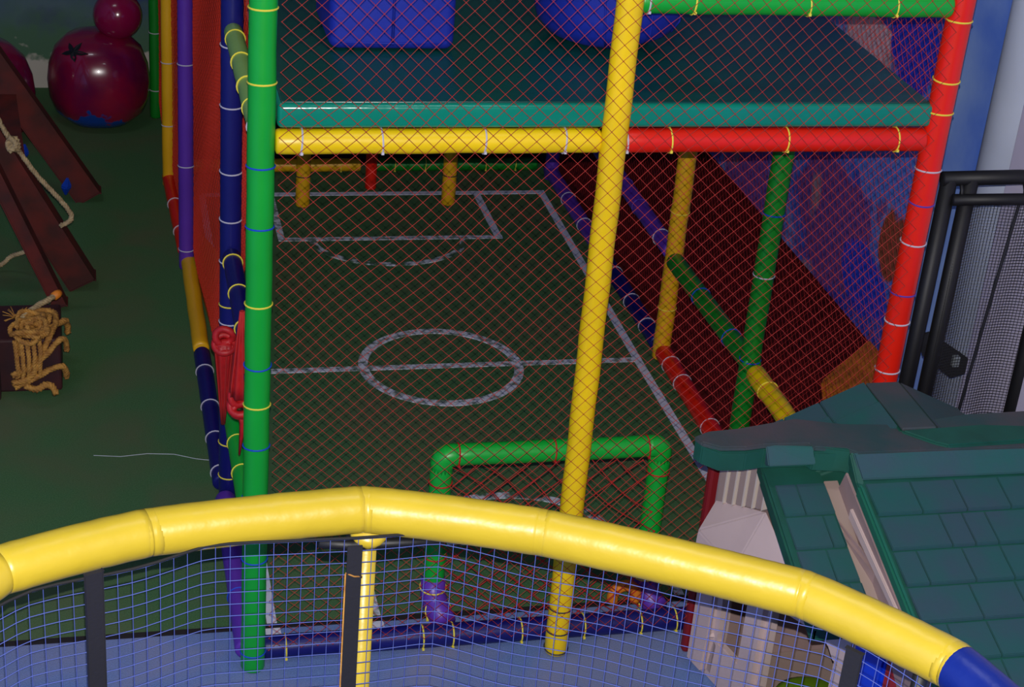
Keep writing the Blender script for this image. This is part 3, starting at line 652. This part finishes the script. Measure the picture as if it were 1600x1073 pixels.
sn = net('mesh_panel', fsc, .68, 1.66, .0135, .0135, .0014, M['screen'], ms, diamond=False); sn['kind'] = 'stuff'
for x0 in (3.06,):
    tube('mesh_hem', [(x0+.05, .475, 1.70), (x0+.02, .47, 1.3), (x0, .475, .9), (x0-.02, .48, .5)], .007, M['webbing'], ms, 8)
# buckle strap seen through the mesh
bk = hull('strap', [(2.87, .60, 1.02), (2.90, .60, 1.06), (3.12, .60, .92), (3.12, .60, .84), (3.05, .60, .82), (2.9, .62, .93), (2.9, .64, 1.03), (3.1, .64, .88)], M['webbing'], ms, .004)
box('buckle', (3.035, .575, .89), (3.065, .6, .94), M['silver'], bk, .004)

# ------------------------------------------------------------------ magenta inflatables by the far wall
def blob(c, s, lb, head=True, mark=True):
    t = thing('inflatable_figure', lb, 'inflatable', c, 'magenta inflatables by the far wall')
    prof = [(.10, .0), (.22, .03), (.285, .09), (.32, .19), (.328, .30), (.315, .41), (.275, .52), (.20, .595), (.10, .625), (.02, .63)]
    b = lathe('body', [(r*s, z*s) for r, z in prof], (0, 0, 0), M['ball'], t, 48, .018); b.location = (0, 0, 0)
    if head:
        hp = [(.155*math.sin(math.pi*i/14)+.004, .155-.158*math.cos(math.pi*i/14)) for i in range(15)]
        hd = lathe('head', hp, (0, 0, 0), M['magenta'], t, 36); hd.location = (.13, -.02, .585)
    if mark:
        # black painted star-like mark following the shoulder
        def on(th, z):
            rr_ = np.interp(z, [q[1] for q in prof], [q[0] for q in prof])*(1+.018*math.cos(6*th))+.004
            return Vector((rr_*s*math.cos(th), rr_*s*math.sin(th), z*s+.003))
        ct, cz = math.radians(-128), .545
        V = [on(ct, cz)]
        for k in range(20):
            a = k*math.pi/10; q = (1.25, .75, .42, .75)[k % 4]
            V.append(on(ct+.34*q*math.cos(a), cz+.045*q*math.sin(a)))
        link('painted_mark', pmesh('painted_mark', V, [(0, 1+k, 1+(k+1) % 20) for k in range(20)]), M['black'], t).location = (0, 0, 0)
    return t
M['magenta'] = mat('magenta_head_vinyl', srgb(140, 14, 66), .2, coat=.5)
blob((-.49, 5.93, 0), 1.0, 'magenta inflatable figure with round head on the green carpet by the mural')
blob((-1.24, 5.62, 0), 1.05, 'dark magenta inflatable figure cut by the left edge', False, False)

# ------------------------------------------------------------------ wooden climbing frame with ropes
wf = thing('wooden_frame', 'dark red wooden leaning frame at the left edge', 'climbing frame', (-1.0, 3.6, 0))
beam('timber', (-.575, 4.6, .02), (-1.55, 4.6, 1.62), .10, .155, M['wood'], wf)
beam('timber', (-.62, 3.4, .03), (-1.50, 3.4, 1.72), .12, .15, M['wood'], wf)
beam('timber', (-.735, 3.15, .02), (-1.42, 3.20, 1.74), .10, .07, M['wood'], wf)
beam('cross_timber', (-1.50, 3.1, 1.66), (-1.50, 4.7, 1.66), .10, .12, M['wood'], wf, side=(1, 0, 0))
beam('brace', (-.93, 3.42, .62), (-1.02, 4.58, .66), .09, .05, M['wood'], wf, side=(1, 0, 0))
beam('timber', (-2.5, 3.4, .03), (-1.54, 3.4, 1.72), .12, .15, M['wood'], wf)
beam('timber', (-2.5, 4.6, .03), (-1.54, 4.6, 1.72), .12, .15, M['wood'], wf)
for p in ((-0.93, 4.3, 0.42), (-0.7, 4.3, 0.21)):
    hull('blue_hold', [(p[0]+dx*.035, p[1]+dy*.04, p[2]+dz*.07) for dx, dy, dz in ((-1, 0, 0), (1, 0, 0), (0, -1, 0), (0, 1, 0), (.3, 0, 1), (-.2, 0, -1))], M['clipb'], wf, .006)
rp = thing('climbing_rope', 'twisted tan rope with a knot hanging over the wooden timbers', 'rope', (-.85, 4.0, .4))
rope('cord', [(-1.1, 3.15, 1.31), (-0.99, 3.15, 1.04), (-0.94, 3.15, 0.94), (-0.89, 3.15, 0.86), (-0.82, 3.15, 0.75), (-0.74, 3.15, 0.65), (-0.68, 3.15, 0.57), (-0.66, 3.15, 0.52), (-0.68, 3.15, 0.49), (-0.72, 3.15, 0.47)], .0155, M['rope_g'], rp)
rope('knot', [(-0.94+dx, 3.15+dy, 0.93+dz) for dx, dy, dz in ((-.01, -.01, .035), (.025, -.035, .01), (-.005, -.04, -.025), (-.02, -.005, 0), (.02, .025, .015), (.03, -.005, -.035), (-.005, -.02, 0))], .017, M['rope_g'], rp)
rp2 = tag(rope('floor_rope', [(-1.2, 3.62, .02), (-1.10, 3.6, .03), (-1.04, 3.6, .05), (-1.0, 3.6, .09), (-.92, 3.55, .14), (-.86, 3.5, .16)], .015, M['rope_g']), 'grey rope running from the timber to the left edge', 'rope')
# plum block wound with rope
bl = thing('rope_bound_block', 'plum painted wooden block at the lower left carpet', 'block', (-.9, 2.4, 0))
box('block', (-1.12, 2.24, 0), (-.72, 2.62, .285), M['wood_p'], bl, .012)
box('upright', (-1.10, 2.16, 0), (-1.005, 2.235, .42), M['wood_p'], bl, .01)
rc = thing('rope_coil', 'frayed tan rope wound in loops over the plum block', 'rope', (-.9, 2.3, .3))
rope('loop', [(-.94, 2.20, .05), (-.84, 2.20, .10), (-.77, 2.205, .14), (-.715, 2.215, .15), (-.70, 2.24, .10), (-.70, 2.27, .06)], .018, M['rope'], rc)
rope('loop', [(-.95, 2.19, .12), (-.86, 2.20, .16), (-.79, 2.2, .22), (-.72, 2.215, .295), (-.695, 2.25, .26), (-.695, 2.28, .2)], .017, M['rope'], rc)
rope('loop', [(-.93, 2.25, .31), (-.84, 2.27, .315), (-.76, 2.32, .31), (-.70, 2.40, .30), (-.69, 2.45, .25), (-.69, 2.46, .2)], .018, M['rope'], rc)
rope('loop', [(-.92, 2.21, .22), (-.90, 2.28, .32), (-.84, 2.44, .33), (-.76, 2.46, .32), (-.74, 2.36, .32), (-.77, 2.24, .30), (-.82, 2.20, .2), (-.87, 2.195, .10), (-.95, 2.19, .08)], .018, M['rope'], rc)
rope('loop', [(-.89, 2.195, .06), (-.84, 2.19, .04), (-.80, 2.195, .06), (-.77, 2.2, .05), (-.75, 2.19, .01)], .02, M['rope'], rc)
rk = random.Random(5)
for k in range(9):
    cx_, cy_, cz_ = -.87+rk.uniform(-.05, .05), 2.27+rk.uniform(-.05, .12), .325+rk.uniform(-.01, .03)
    a0 = rk.uniform(0, 6); rr_ = rk.uniform(.035, .07)
    rope('loop', [(cx_+rr_*math.cos(a0+q*.8), cy_+rr_*1.2*math.sin(a0+q*.8), cz_+.012*math.sin(q*2.1+k)) for q in range(8)], .014, M['rope'], rc)
for k in range(5):
    rope('loop', [(-.93+k*.028, 2.205, .30), (-.925+k*.028, 2.19, .22), (-.92+k*.025, 2.19, .13+.01*k), (-.93+k*.028, 2.2, .10)], .014, M['rope'], rc)
rope('rope_end', [(-.90, 2.38, .33), (-.84, 2.46, .345), (-.77, 2.54, .35), (-.735, 2.58, .355)], .018, M['rope_g'], rc)
tube('tip', [(-.752, 2.562, .352), (-.735, 2.58, .356), (-.722, 2.594, .357)], [.021, .022, .018], M['rope_t'], rc, 10)
for k in range(26):   # frayed strands at the bound end
    a = rk.uniform(0, 6.28); p = Vector((-.93, 2.4, .32)); d = Vector((math.cos(a)*.06, math.sin(a)*.05, rk.uniform(.01, .06)))
    tube('frayed_strand', [p, p+d*.5, p+d+Vector((0, 0, -.01))], .0025, M['rope'], rc, 4)

# ------------------------------------------------------------------ trampoline in the foreground
tr = thing('trampoline', 'round trampoline enclosure with thick yellow padded top ring in front', 'trampoline', (0, -3.42, 0))
TC = Vector((0, -3.42, 1.97))
ringv = [(-.77, -2.09), (-.44, -1.97), (.07, -1.92), (.48, -2.06), (1.03, -2.37), (1.27, -2.66)]
a_s = math.atan2(-2.66+3.42, 1.27); rest = []
a_e = math.atan2(-2.09+3.42, -.77)-2*math.pi
for k in range(1, 8):
    a = a_s+(a_e-a_s)*k/8; rest.append((1.5*math.cos(a), -3.42+1.5*math.sin(a)))
allv = ringv+rest
RZ = 1.97; RR = .057
def ring_seg(p, q, mt, wr=True):
    p, q = Vector((*p, RZ)), Vector((*q, RZ)); L = (q-p).length; d = (q-p)/L; n = max(6, int(L/.02)); pts, rad = [], []
    nv = Vector((-d.y, d.x, 0))
    for i in range(n+1):
        t = i/n; e = min(t, 1-t)*L
        bow = nv*(.006*math.sin(math.pi*t)) * (1 if nv.dot(Vector((p+q)/2)-TC) > 0 else -1)
        pts.append(p+d*(L*t)+bow); rad.append(RR*(1-(.02 if e < .012 else 0)+RB.uniform(-.010, .010)))
    return pts, rad
for i in range(len(allv)):
    p, q = allv[i], allv[(i+1) % len(allv)]; blue = i in (5, 7, 9, 11)
    pts, rad = ring_seg(p, q, None)
    o = tube('ring_pad', pts, rad, M['ringb'] if blue else M['ringy'], tr, 26)
    if blue: o['label'] = 'blue padded ring section'
for i in range(1, len(allv)):   # joint pieces that close the bends
    p = allv[i]; c = Vector((*p, RZ)); a = (Vector((*allv[i-1], RZ))-c).normalized(); b = (Vector((*allv[(i+1) % len(allv)], RZ))-c).normalized()
    tube('ring_joint', [c+a*.03, c+a*.012, c, c+b*.012, c+b*.03], [RR*.975, RR*.99, RR*.992, RR*.99, RR*.975], M['ringb'] if i in (6, 7, 8, 9, 10, 11, 12) else M['ringy'], tr, 26)
# thin seams with stitched lumps
# poles, straps, brackets
def tramp_pole(x, y, mt, name='pole'):
    d = (Vector((x, y))-Vector((0, -3.42))).normalized()
    return tube(name, [(x, y, .0), (x, y, .8), (x, y, 1.90)], .026, mt, tr, 16)
pl = tramp_pole(.085, -1.895, M['ringy']); pl['label'] = 'yellow sleeved pole'
tube('pole_cap', [(.085, -1.915, 1.895), (.085, -1.925, 1.915), (.085, -1.93, 1.925)], [.046, .048, .04], M['ringy'], tr, 18)
tube('bracket', [(.085+.045*math.cos(a), -1.905+.035*math.sin(a), 1.882) for a in [2*math.pi*i/20 for i in range(20)]], .008, M['black'], tr, 8, True)
tube('bracket', [(-.04, -1.95, 1.90), (.04, -1.945, 1.885), (.12, -1.945, 1.885), (.26, -1.98, 1.905)], [.012, .014, .014, .008], M['black'], tr, 8)
beam('strap', (.034, -2.035, 1.945), (.034, -2.035, .75), .006, .036, M['webbing'], tr, side=(0, 1, 0), bevel=.001)
tube('sleeve_edge', [(.014, -2.034, 1.865), (.013, -2.034, 1.3), (.012, -2.034, .8)], .002, M['rope'], tr, 6)
tube('sleeve_edge', [(.014, -2.034, 1.868), (.034, -2.042, 1.862), (.054, -2.034, 1.855)], .002, M['rope'], tr, 6)
for x, y in ((-.565, -2.10), (1.10, -2.52)):
    beam("strap", (x, y-.01, 1.965 if x < 0 else 1.925), (x, y-.02, .75), .008, .042, M['webbing'], tr, side=(Vector((x, y+3.42, 0))), bevel=.002)
for k in range(8):
    a = math.pi/2+.6+k*2*math.pi/8
    x, y = 1.53*math.cos(a), -3.42+1.53*math.sin(a)
    if k in (7,): continue
    tube('pole', [(x, y, 0), (x, y, .9), (x, y, 1.93)], .018, M['black'], tr, 12)
# net hanging from the ring, with soft folds
corner = [(-.98, -2.32), (-.72, -2.13), (-.31, -2.005), (.03, -2.0), (.24, -1.985), (.50, -2.10), (.84, -2.30), (1.08, -2.44), (1.28, -2.72)]
for k in range(1, 20):
    a0 = math.atan2(-2.72+3.42, 1.28); a1 = math.atan2(-2.32+3.42, -.98)-2*math.pi; a = a0+(a1-a0)*k/20
    corner.append((1.46*math.cos(a), -3.42+1.46*math.sin(a)))
corner.append(corner[0])
cp = np.array(corner); cl = np.concatenate([[0], np.cumsum(np.linalg.norm(np.diff(cp, axis=0), axis=1))])
def f_tr(u, v):
    u = np.asarray(u, float); v = np.asarray(v, float)
    x = np.interp(u, cl, cp[:, 0]); y = np.interp(u, cl, cp[:, 1]); s = v/1.17
    rx, ry = x, y+3.42; rn = np.sqrt(rx*rx+ry*ry); k = .007*np.sin(7*u)*s+.003*np.sin(19*u+3*v)
    return stack(x+rx/rn*k, y+ry/rn*k, 1.935-v-.008*np.sin(5*u)*(1-s)-.004*np.sin(13*u+2*v))
net('enclosure_net', f_tr, float(cl[-1]), 1.17, .0335, .033, .0012, M['bnet'], tr, diamond=False, kr=.0021)
hem = [tuple(f_tr(np.array(u), np.array(-.004))) for u in np.linspace(0, cl[-1]-.01, 160)]
tube('net_hem', hem, .004, M['jump'], tr, 6, True)
# jumping bed, edge pad, hoop and legs
lathe('jumping_bed', [(1.28, .735), (1.28, .745), (.02, .745)], (0, -3.42, 0), M['jump'], tr, 64)
V, F = [], []
for j in range(64):
    a = 2*math.pi*j/64
    for q, z in ((1.27, .75), (1.27, .78), (1.5, .78), (1.5, .72)): V.append((q*math.cos(a), -3.42+q*math.sin(a), z))
for j in range(64):
    for i in range(4): F.append((j*4+i, j*4+(i+1) % 4, ((j+1) % 64)*4+(i+1) % 4, ((j+1) % 64)*4+i))
link('edge_pad', pmesh('edge_pad', V, F), M['ringb'], tr)
for k in range(4):
    a = k*math.pi/2+.9
    for s in (-.25, .25):
        tube('leg', [(1.46*math.cos(a+s), -3.42+1.46*math.sin(a+s), .72), (1.46*math.cos(a+s), -3.42+1.46*math.sin(a+s), .02)], .02, M['steel'], tr, 10)
